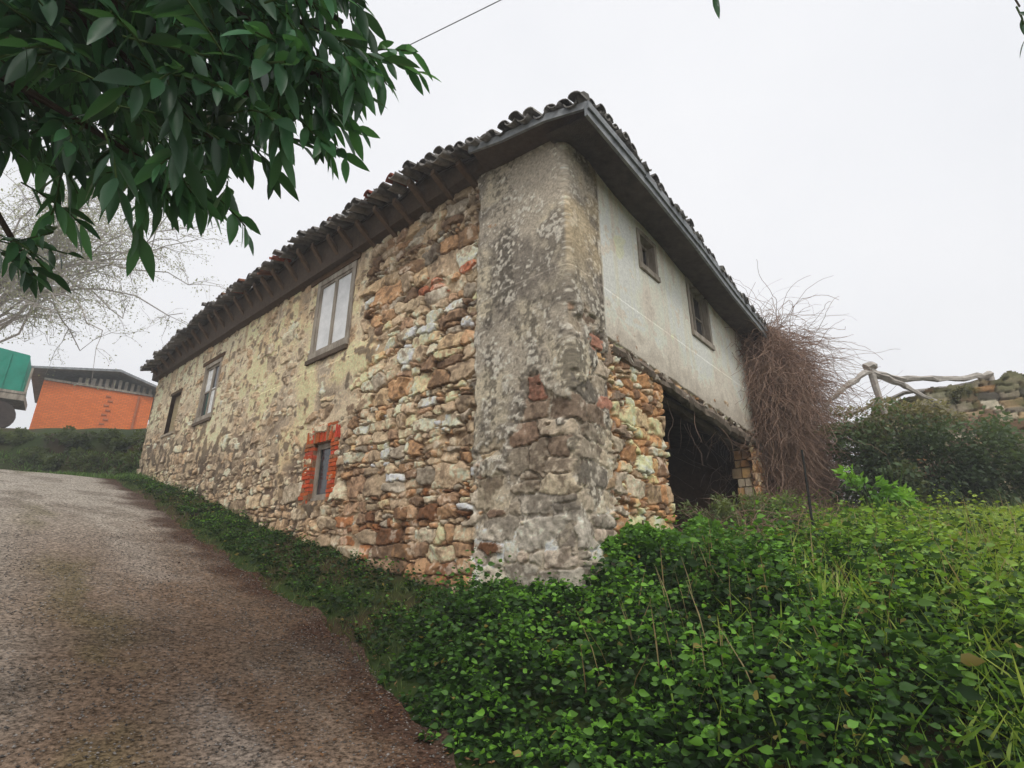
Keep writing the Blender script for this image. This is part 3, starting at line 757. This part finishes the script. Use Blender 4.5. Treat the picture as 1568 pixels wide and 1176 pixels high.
def g2(i):
    s0=random.uniform(7.6,10.8); g=WR(s0,0,random.uniform(-.4,.8)); p=np.array([g[0],g[1],gz(g[0],g[1])]); v=np.array([random.gauss(0,.25),random.gauss(0,.25),1.]); pts=[tuple(p)]
    H=(vtop(s0)-p[2])*random.uniform(.5,1.08)/.28
    for k in range(int(H)):
        v=v+np.array([random.gauss(0,.18),random.gauss(0,.18),random.gauss(0,.08)]); v/=max(1,np.linalg.norm(v)); p=p+v*.28; pts.append(tuple(p))
    return pts
vines('vine_shoots',g2,700,(.003,.009),M_twig,vn_)
def g3(i):
    s0=random.uniform(2.5,7); g=WR(s0,0,random.uniform(-1.4,.9)); p=np.array([g[0],g[1],gz(g[0],g[1])]); v=np.array([random.gauss(0,.5),random.gauss(0,.4),1.]); pts=[tuple(p)]
    for k in range(random.randint(4,8)):
        v=v+np.array([random.gauss(0,.2),random.gauss(0,.2),-.22]); v/=max(.8,np.linalg.norm(v)); p=p+v*.17; pts.append(tuple(p))
    return pts
vines('bramble_stems',g3,700,(.003,.006),M_twig,vn_)
def g4(i):
    s0=random.uniform(2.7,5.5); p=np.array(WR(s0,zbb(s0)-.02,random.uniform(-.5,.05))); v=np.array([random.gauss(0,.4),random.gauss(0,.3),-1.]); pts=[tuple(p)]
    for k in range(random.randint(3,8)):
        v=v+rng.normal(0,.25,3); v/=np.linalg.norm(v); p=p+v*.11; pts.append(tuple(p))
    return pts
vines('hanging_twigs',g4,14,(.003,.005),M_twig,vn_)
hp=[]
for s_ in (3.0,3.7,4.4,5.1,5.8,6.5,7.4,8.2):
    p=WR(s_,gz(*WR(s_,0,.4)[:2])+.28,.35 if s_<7 else .6); hp.append((1100,p,(.5,.45,.42),.10,(.05,.07,.03),(.24,.30,.12)))
bushleaf('bramble_bush',hp,wid=.22)

mb=MB(); log(mb,[(3.42,6.0,1.1),(3.40,6.0,1.9),(3.43,6.0,2.68)],[.016,.014,.012],6,(.03,.03,.028),.15,4); mb.obj('fence_post',M_bits)

pg=MB(); wc=lin((168,162,154),1.15)
yb=11.2
def pp(X_,Z_,y=yb): return (X_*y,y,1.5+Z_*y)
log(pg,[pp(.60,.25),pp(.65,.300),pp(.70,.336),pp(.742,.362)],[.04,.05,.06,.07],7,wc,.35,4)
log(pg,[pp(.742,.362),pp(.80,.345),pp(.86,.346),pp(.93,.344),pp(.99,.355)],[.08,.06,.065,.06,.075],7,wc,.35,4)
log(pg,[pp(.745,.358),pp(.80,.332),pp(.84,.31),pp(.88,.285)],[.08,.06,.05,.04],7,wc,.35,4)
log(pg,[pp(.68,.27,11.6),pp(.80,.315,11.5),pp(.90,.326,11.4),pp(.985,.343,11.3)],[.05,.05,.05,.05],7,wc,.35,4)
log(pg,[pp(.765,.05),pp(.76,.2),pp(.745,.36)],[.07,.06,.07],7,wc,.2,4)
log(pg,[pp(.736,.368),pp(.752,.374)],[.12,.10],8,wc,.3,2)
log(pg,[pp(1.0,.05),pp(.995,.2),pp(.99,.355)],[.08,.06,.06],7,wc,.3,4)
pg.obj('branch_pergola',M_bits)

def stonewall(name,p0,p1,z0,topf,seed):
    p0=np.array(p0);p1=np.array(p1);Ln=np.linalg.norm(p1-p0);d=(p1-p0)/Ln;n=np.array((d[1],-d[0]))
    if n[1]>0: n=-n
    uu=np.arange(0,Ln,.03);vv=np.arange(z0,6,.03);Q,Zg=np.meshgrid(uu,vv,indexing='ij')
    f1=np.full(Q.shape,9.);f2=f1.copy();idd=np.zeros(Q.shape,int);sds=[];z=z0;rs_=random.Random(seed)
    while z<6:
        h=rs_.uniform(.09,.20);x=-rs_.random()*.3
        while x<Ln: w=rs_.uniform(.14,.42);sds.append((x+w/2,z+h/2,w/2,h/2));x+=w
        z+=h
    wx=Q+(fbm(Q*4,Zg*4,3,3)-.5)*.14;wz=Zg+(fbm(Q*4,Zg*4,3,13)-.5)*.12
    for i,(cx,cz,a,b) in enumerate(sds):
        i0,i1=np.searchsorted(uu,[cx-.6,cx+.6]);j0,j1=np.searchsorted(vv,[cz-.4,cz+.4]);s=(slice(i0,i1),slice(j0,j1))
        dd=((np.abs(wx[s]-cx)/a)**4+(np.abs(wz[s]-cz)/b)**4)**(1/4);l=dd<f1[s]
        f2[s]=np.where(l,f1[s],np.minimum(f2[s],dd));f1[s]=np.where(l,dd,f1[s]);idd[s]=np.where(l,i,idd[s])
    e=ss(0,.2,f2-f1);cc=np.array([lin(np.array(rs_.choice(pal0+pal1+pal1))*rs_.uniform(.75,.98),1.4) for _ in sds])
    H=e*.06+rng.random(len(sds))[idd]*.05*e;c=cc[idd]*(.45+.55*e)[...,None]
    c=mixc(c,lin((92,98,62)),ss(.45,.6,fbm(Q*1.5,Zg*1.5,4,4))*.7)
    XY=p0+d*Q[...,None]+n*H[...,None]; V=np.concatenate([XY,Zg[...,None]],-1).reshape(-1,3);Fc=gridfaces(*Q.shape)
    tp=topf(uu)+(fbm(uu*3,uu*0,3,6)-.5)*.5
    qc=tp[:-1,None]+np.zeros(len(vv)-1)[None];zc=vv[None,:-1]+np.zeros(len(uu)-1)[:,None]
    Fc=Fc[(zc<qc).ravel()]
    o=empty(name);link('wall_face',np_mesh('wall_face',V,Fc,c.reshape(-1,3)),M_wall,o,True)
    mb=MB();u=0
    while u<Ln-.3:
        t_=float(np.interp(u+.15,uu,tp))-.12; q0=p0+d*u; q1=p0+d*(u+.3)
        mb.hexa([(q0[0],q0[1],z0),(q1[0],q1[1],z0),(q1[0]-n[0]*.5,q1[1]-n[1]*.5,z0),(q0[0]-n[0]*.5,q0[1]-n[1]*.5,z0),(q0[0],q0[1],t_),(q1[0],q1[1],t_),(q1[0]-n[0]*.5,q1[1]-n[1]*.5,t_),(q0[0]-n[0]*.5,q0[1]-n[1]*.5,t_)],lin((120,104,84)));u+=.3
    mb.obj('wall_core',M_bits,o); return o
stonewall('ruined_stone_wall',(8.7,12.0),(12.9,9.7),1.5,lambda u:np.interp(u,[0,.8,1.8,2.8,4.4],[4.9,5.1,5.25,5.3,5.0]),4)
bushleaf('wall_ivy',[(1800,(10.2,11.3,4.98),(1.5,.4,.30),.08,(.08,.09,.04),(.30,.29,.18)),(1000,(11.4,10.3,3.0),(.9,.4,.8),.08,(.04,.06,.03),(.18,.22,.10)),(3000,(11.0,9.8,2.2),(1.7,.6,.7),.09,(.04,.08,.025),(.22,.30,.09))])

# ---------------------------------------------------------------- laurel overhead (top left)
lt=empty('laurel_tree'); mb=MB()
brn=lin((70,60,50))
trunk=log(mb,[(-4.2,.6,0.0),(-4.15,.7,1.4),(-4.0,.8,2.7),(-3.7,.9,4.0),(-3.3,1.0,5.2)],[.17,.15,.13,.10,.06],9,brn,.1,4)
def limb(p0,p1,r0,sub=3):
    p0=Vector(p0);p1=Vector(p1);m=(p0+p1)/2+Vector((0,0,.25)); return log(mb,[p0,m,p1],[r0,r0*.6,r0*.25],6,brn,.3,4)
LP=[];LD=[];LS=[];LC=[]
def twig(p,dirv,nl,sz,bright):
    p=np.array(p,float);d=np.array(dirv,float);d/=np.linalg.norm(d);pts=[tuple(p)]
    for k in range(nl):
        d=d+rng.normal(0,.10,3)+np.array((0,0,-.05)); d/=np.linalg.norm(d); p=p+d*.034; pts.append(tuple(p))
        ang=k*2.4+rng.uniform(0,1); side=np.cross(d,(math.cos(ang),math.sin(ang),.3)); side/=np.linalg.norm(side)+1e-6
        ld=d*.75+side*.6+np.array((0,0,-.40)); LP.append(p.copy());LD.append(ld);LS.append(sz*random.uniform(.6,1.15))
        b_=min(1,bright*random.uniform(.4,1.5)); LC.append(np.array((.012,.038,.020))*(1-b_)+np.array((.10,.28,.13))*b_)
    mb.tube(pts[::2]+[pts[-1]] if len(pts)>3 else pts,.004,5,lin((70,90,50)))
ends=[(-.90,1.75,3.62),(-1.05,1.9,3.44),(-1.35,1.9,3.30),(-1.7,1.9,3.22),(-2.15,1.9,3.4),(-1.0,1.6,3.9),(-1.4,1.6,3.8),(-1.9,1.6,3.75),(-2.4,1.7,3.6),(-1.2,2.2,4.3),(-1.7,2.3,4.3),(-2.3,2.3,4.2),(-2.7,2.2,3.75),(-2.22,2.0,2.80),(-.82,1.8,3.95),(-.88,1.8,3.60),(-.90,1.75,3.82)]
for e in ends:
    o=limb(trunk[random.choice([9,11,13,14])],e,.04)
    n=12 if e[2]>2.9 else 3
    for i in range(n):
        k=random.choice([len(o)-1,len(o)-2,len(o)-3,len(o)-1]); p=np.array(o[k])+rng.normal(0,.08,3)
        twig(p,(random.uniform(-.2,.65),random.uniform(-.3,.6),random.uniform(-.45,.2)),random.randint(5,9),.165,.7)
cnt=0
while cnt<620:
    p=np.array((random.uniform(-3.6,-.8),random.uniform(1.3,3.3),random.uniform(3.0,5.4)))
    X_=p[0]/p[1]; Z_=(p[2]-1.5)/p[1]
    if X_>-.54 or X_<-1.75: continue
    if Z_<np.interp(X_,[-1.6,-1.2,-.9,-.7,-.55],[.96,1.00,.94,.98,1.14]): continue
    cnt+=1
    twig(p,rng.normal(0,1,3)+np.array((.3,0,-.2)),random.randint(6,9),.16,.25)
for i in range(7): twig((-2.30+random.uniform(-.1,.1),2.0+random.uniform(-.1,.1),2.84+random.uniform(-.05,.05)),(random.uniform(.4,.9),random.uniform(-.2,.3),random.uniform(-.3,.1)),7,.12,.4)
o1=log(mb,[trunk[14],(-1.5,.7,4.9),(.4,1.2,4.5),(1.6,1.5,4.3),(2.5,1.8,4.15)],[.06,.045,.03,.02,.01],6,brn,.3,5)
twig((.84,1.5,3.78),(0,0,-1),3,.12,.4)
for i in range(3): twig((2.36+random.uniform(-.03,.1),1.72,3.94),(0.1,0,-.8),5,.09,.2)
mb.tube([(.84,1.5,3.78),(.82,1.45,4.42)],.004,5,brn); mb.tube([(2.38,1.72,3.94),(2.4,1.75,4.16)],.004,5,brn)
mb.obj('laurel_branches',M_bits,lt)
LP=np.array(LP);LD=np.array(LD);LS=np.array(LS);LC=np.array(LC)
up=np.tile(np.array((0,0,1.)),(len(LP),1))+rng.normal(0,.6,(len(LP),3))
leaf_mesh('laurel_leaves',LP,LD,LS,.32,LC,M_laurel,lt,fold=.14,droop=.3,detail=1,roll=up)
print('laurel leaves',len(LP))

# ---------------------------------------------------------------- spring tree far left, light leaves and bark, haze paleness mixed into the colours
bt=empty('birch_tree'); mb=MB(); bx,by=-16.6,14.0; bz=gz(bx,by); tipsP=[]
bc=lin((160,154,150),1.3)
tr_=log(mb,[(bx,by,bz-.2),(bx+.2,by,bz+2.5),(bx+.5,by+.1,bz+5),(bx+1.2,by+.2,bz+8)],[.22,.18,.13,.06],8,bc,.08,4)
def wander(p0,p1,r0,r1,n,jit):
    p0=Vector(p0);p1=Vector(p1);pts=[]
    L_=(p1-p0).length
    for k in range(n+1):
        t=k/n; p=p0.lerp(p1,t)+Vector((0,0,math.sin(t*3.1)*L_*.12))
        if 0<k: p+=Vector([random.gauss(0,jit*L_) for _ in range(3)])
        pts.append(p)
    mb.tube(pts,[r0+(r1-r0)*k/n for k in range(n+1)],4,bc,0,False); return pts
for i in range(48):
    while True:
        v=np.array((random.uniform(-1,1),random.uniform(-1,1),random.uniform(-1,1)))
        if np.linalg.norm(v)<1: break
    e=(-13.8+v[0]*3.9,14.2+v[1]*2.2,10.1+v[2]*3.2)
    L1=wander(tr_[random.randint(5,12)],e,.045,.014,7,.025)
    for j in range(8):
        q0=L1[random.randint(2,7)]; e2=q0+Vector((random.gauss(.2,.8),random.gauss(0,.6),random.gauss(.1,.6)))
        L2=wander(q0,e2,.012,.006,4,.04)
        for m_ in range(5):
            q1=L2[random.randint(1,4)]; L3=wander(q1,q1+Vector((random.gauss(.1,.4),random.gauss(0,.3),random.gauss(.0,.35))),.006,.0035,3,.05)
            tipsP.extend([tuple(x) for x in L3[1:]])
mb.obj('birch_branches',M_bits,bt)
tp=np.array(tipsP); k=3; tp=np.repeat(tp,k,0)+rng.normal(0,.10,(len(tp)*k,3)); n=len(tp)
t=rng.random((n,1)); leaf_mesh('birch_leaves',tp,rng.normal(size=(n,3)),rng.uniform(.04,.085,n),.6,np.array((.28,.32,.24))*(1-t)+np.array((.48,.5,.42))*t,M_leaf,bt)
print('birch',n)

hs=[]
for i in range(22):
    xx=-19.5+i*.46; yy=17.1+random.uniform(-.3,.4)
    hs.append((700,(xx,yy,4.1+random.uniform(-.1,.1)),(.6,.7,.75),.13,(.015,.035,.012),(.12,.16,.06)))
    hs.append((650,(xx,yy+.7,5.15+random.uniform(-.15,.15)),(.6,.6,.55),.13,(.015,.035,.012),(.13,.17,.07)))
bushleaf('garden_hedge',hs)
n=9000; x=rng.uniform(-20,-10.3,n);y=rng.uniform(15.2,17.2,n); grass('crest_grass',x,y,rng.uniform(.1,.35,n),np.array((.05,.12,.03)),np.array((.18,.30,.08)),.10)

# ---------------------------------------------------------------- orange brick house
bh=empty('brick_house'); ctr=np.array((-21.9,26.0)); vd=ctr/np.linalg.norm(ctr); rt=np.array((vd[1],-vd[0]))
def Wh(s,z,o): p=ctr+rt*s-vd*o; return (p[0],p[1],z)
mob,nt,b=newmat('hollow_brick'); L=nt.links.new
tc=N(nt,'ShaderNodeTexCoord');at=N(nt,'ShaderNodeTexBrick')
vm=N(nt,'ShaderNodeSeparateXYZ');cm=N(nt,'ShaderNodeCombineXYZ');L(tc.outputs['Object'],vm.inputs[0])
L(vm.outputs[0],cm.inputs[0]);L(vm.outputs[2],cm.inputs[1]);L(cm.outputs[0],at.inputs['Vector'])
at.inputs['Scale'].default_value=3;at.inputs['Color1'].default_value=(.88,.22,.045,1);at.inputs['Color2'].default_value=(.74,.17,.035,1);at.inputs['Mortar'].default_value=(.50,.16,.06,1);at.inputs['Mortar Size'].default_value=.02
L(at.outputs['Color'],b.inputs['Base Color']);b.inputs['Roughness'].default_value=.9
mb=MB(); wbox(mb,Wh,-2.3,2.35,5.5,9.9,-7,0); mb.obj('brick_walls',mob,bh)
mb=MB()
mb.hexa([Wh(-2.9,10.25,-7.5),Wh(.6,10.85,-7.5),Wh(.6,10.85,.6),Wh(-2.9,10.25,.6),Wh(-2.9,10.36,-7.5),Wh(.6,10.98,-7.5),Wh(.6,10.98,.6),Wh(-2.9,10.36,.6)])
mb.hexa([Wh(.6,10.85,-7.5),Wh(3.0,10.1,-7.5),Wh(3.0,10.1,.6),Wh(.6,10.85,.6),Wh(.6,10.98,-7.5),Wh(3.0,10.22,-7.5),Wh(3.0,10.22,.6),Wh(.6,10.98,.6)])
mb.obj('house_roof',M_fascia,bh)
mb=MB(); wbox(mb,Wh,-2.3,2.3,9.9,10.02,-6.9,.08)
for i in range(12): s=-1.0+i*.28; wbox(mb,Wh,s,s+.15,10.0,10.18+.40*(1-abs(s-.6)/2.9),-.2,-.1)
mb.obj('gable_slats',M_wood,bh)
mb=MB(); wbox(mb,Wh,-2.2,2.2,10.02,10.22,-2,-1.9); mb.obj('attic_shadow_board',M_darkwood,bh)
mb=MB(); wbox(mb,Wh,1.65,1.75,7,9.8,.01,.09)
for i in range(11): wbox(mb,Wh,.28+(i%2)*.12,.50+(i%2)*.12,7.0+i*.25,7.10+i*.25,.005,.05,)
mb.obj('drainpipe_and_toothing',mat_noise('brick_edge',(.40,.12,.05),(.5,.2,.1)),bh)

gt=empty('green_trailer'); ctr2=np.array((-21.9,20.0))
def Wt(s,z,o): p=ctr2+rt*s-vd*o; return (p[0],p[1],z)
mg=mat_noise('green_tarp',(.01,.24,.16),(.02,.34,.24),scale=2,rough=.55)
mb=MB(); mb.hexa([Wt(-3,8.0,-2),Wt(1.35,8.0,-2),Wt(1.35,8.0,0),Wt(-3,8.0,0),Wt(-3,10.1,-2),Wt(1.2,9.75,-2),Wt(1.2,9.75,0),Wt(-3,10.2,0)])
for i in range(8): s=-2.8+i*.57; wbox(mb,Wt,s,s+.05,8.05,9.7,.0,.05)
mb.obj('tarpaulin_body',mg,gt)
mb=MB(); wbox(mb,Wt,-3,1.45,7.72,7.98,-2,.06); wbox(mb,Wt,-3,1.45,7.99,8.10,.055,.09); wbox(mb,Wt,1.38,1.45,8,9.2,-.1,.05); mb.obj('chassis',M_wood,gt)
mb=MB()
for s in (-1.9,-.4,.75):
    mb.tube([Wt(s,7.0,-.25),Wt(s,7.0,.08)],.6,20); mb.tube([Wt(s,7.0,.08),Wt(s,7.0,.11)],.22,12)
for s in (-1.9,-.4,.75): wbox(mb,Wt,s-.05,s+.05,6.4,7.7,-1.0,-.9)
mb.obj('wheels',M_metal,gt)

pole=empty('utility_pole'); mb=MB(); mb.tube([(-13,10.05,gz(-13,10.05)-.3),(-13,10.05,7.9)],[.13,.09],10); mb.obj('pole',M_bark,pole)
mb=MB()
A_=Vector((-13,10.05,7.35));B_=Vector((7,.68,7.3)); mb.tube([A_.lerp(B_,i/40)-Vector((0,0,.28*4*(i/40)*(1-i/40)-.24)) for i in range(41)],.0055,5)
mb.obj('wire',M_wire,pole)
mb=MB();mb.tube([(7,.68,-.5),(7,.68,7.9)],[.13,.09],10);o=mb.obj('utility_pole.001',M_bark)

n=1500; a=rng.uniform(-2.5,9,n); k=np.abs(rng.normal(0,.55,n)); b=be(a)+k-.1; x=C[0]+a*dL[0]+b*nL[0]; y=C[1]+a*dL[1]+b*nL[1]
t=rng.random((n,1)); P_=np.stack([x,y,ground(x,y)+.045],-1); D_=np.stack([rng.normal(size=n),rng.normal(size=n),rng.normal(0,.15,n)],-1)
leaf_mesh('fallen_leaves',P_,D_,rng.uniform(.02,.05,n),.6,np.array((.06,.03,.02))*(1-t)+np.array((.32,.17,.08))*t,M_leaf,droop=0,roll=np.tile(np.array((0,0,1.)),(n,1))+rng.normal(0,.1,(n,3)))
n=16000; a=rng.uniform(-3,8,n); k=rng.uniform(0,4.8,n); b=be(a)+k; x=C[0]+a*dL[0]+b*nL[0]; y=C[1]+a*dL[1]+b*nL[1]
octv=np.array([(1,0,0),(-1,0,0),(0,1,0),(0,-1,0),(0,0,.6),(0,0,-.6)]); octf=np.array([(0,2,4),(2,1,4),(1,3,4),(3,0,4),(2,0,5),(1,2,5),(3,1,5),(0,3,5)])
szg=rng.uniform(.004,.013,n)
Vg=(np.stack([x,y,ground(x,y)+.030],-1)[:,None,:]+octv[None]*szg[:,None,None]*rng.uniform(.6,1.4,(n,6,1))).reshape(-1,3)
Fg=(np.arange(n)[:,None,None]*6+octf[None]).reshape(-1,3)
cg=np.repeat(rng.uniform(.06,.34,(n,1))*np.array((1,.92,.84)),6,0)
link('loose_gravel',np_mesh('loose_gravel',Vg,Fg,cg),M_bits)

# thin mist hanging over the whole place (real homogeneous volume)
mb=MB(); mb.hexa([(-60,-12,-6),(40,-12,-6),(40,60,-6),(-60,60,-6),(-60,-12,22),(40,-12,22),(40,60,22),(-60,60,22)])
mm_=bpy.data.materials.new('mist'); mm_.use_nodes=True; nt=mm_.node_tree; nt.nodes.remove(nt.nodes['Principled BSDF'])
vs_=N(nt,'ShaderNodeVolumeScatter'); vs_.inputs['Density'].default_value=.0048; vs_.inputs['Anisotropy'].default_value=0.2; vs_.inputs['Color'].default_value=(.97,.98,1,1)
nt.links.new(vs_.outputs[0],nt.nodes['Material Output'].inputs['Volume'])
mb.obj('mist',mm_)

# ---------------------------------------------------------------- light, sky, camera
sun_el=math.radians(50); sun_az=math.radians(172)
w=bpy.data.worlds.new("World"); bpy.context.scene.world=w; w.use_nodes=True; nt=w.node_tree; bg=nt.nodes['Background']
sky=N(nt,'ShaderNodeTexSky',sky_type='NISHITA'); sky.sun_disc=False; sky.sun_elevation=sun_el; sky.sun_rotation=sun_az; sky.dust_density=4
mx=N(nt,'ShaderNodeMix',data_type='RGBA'); mx.inputs[0].default_value=.9
tc=N(nt,'ShaderNodeTexCoord'); ns_=N(nt,'ShaderNodeTexNoise'); ns_.inputs['Scale'].default_value=1.6; ns_.inputs['Detail'].default_value=4
nt.links.new(tc.outputs['Generated'],ns_.inputs['Vector'])
cr=N(nt,'ShaderNodeValToRGB'); cr.color_ramp.elements[0].position=.3; cr.color_ramp.elements[1].position=.7
cr.color_ramp.elements[0].color=(.84,.85,.88,1); cr.color_ramp.elements[1].color=(.94,.94,.955,1)
nt.links.new(ns_.outputs[0],cr.inputs[0])
scl=N(nt,'ShaderNodeVectorMath',operation='SCALE'); scl.inputs['Scale'].default_value=9.8
nt.links.new(cr.outputs[0],scl.inputs[0])
nt.links.new(sky.outputs[0],mx.inputs[6]); nt.links.new(scl.outputs[0],mx.inputs[7]); nt.links.new(mx.outputs[2],bg.inputs[0]); bg.inputs[1].default_value=.12
sl=bpy.data.lights.new('sun','SUN'); sl.energy=1.5; sl.angle=math.radians(14); sl.color=(1,.96,.9)
so=bpy.data.objects.new('sun',sl); col_root.objects.link(so)
d=Vector((math.sin(sun_az)*math.cos(sun_el),math.cos(sun_az)*math.cos(sun_el),math.sin(sun_el)))
so.rotation_euler=d.to_track_quat('Z','Y').to_euler(); so.location=(0,-5,20)
cam=bpy.data.cameras.new('camera'); co=bpy.data.objects.new('camera',cam); col_root.objects.link(co)
cam.sensor_width=36; cam.lens=785/1568*36; cam.clip_start=.05; cam.clip_end=1500
co.location=(0,0,1.5); co.rotation_euler=(math.pi/2+math.atan(262/785.),0,0)
bpy.context.scene.camera=co
bpy.context.scene.view_settings.view_transform='Standard'
print('wall verts',nq*nzv,'seeds',ns)
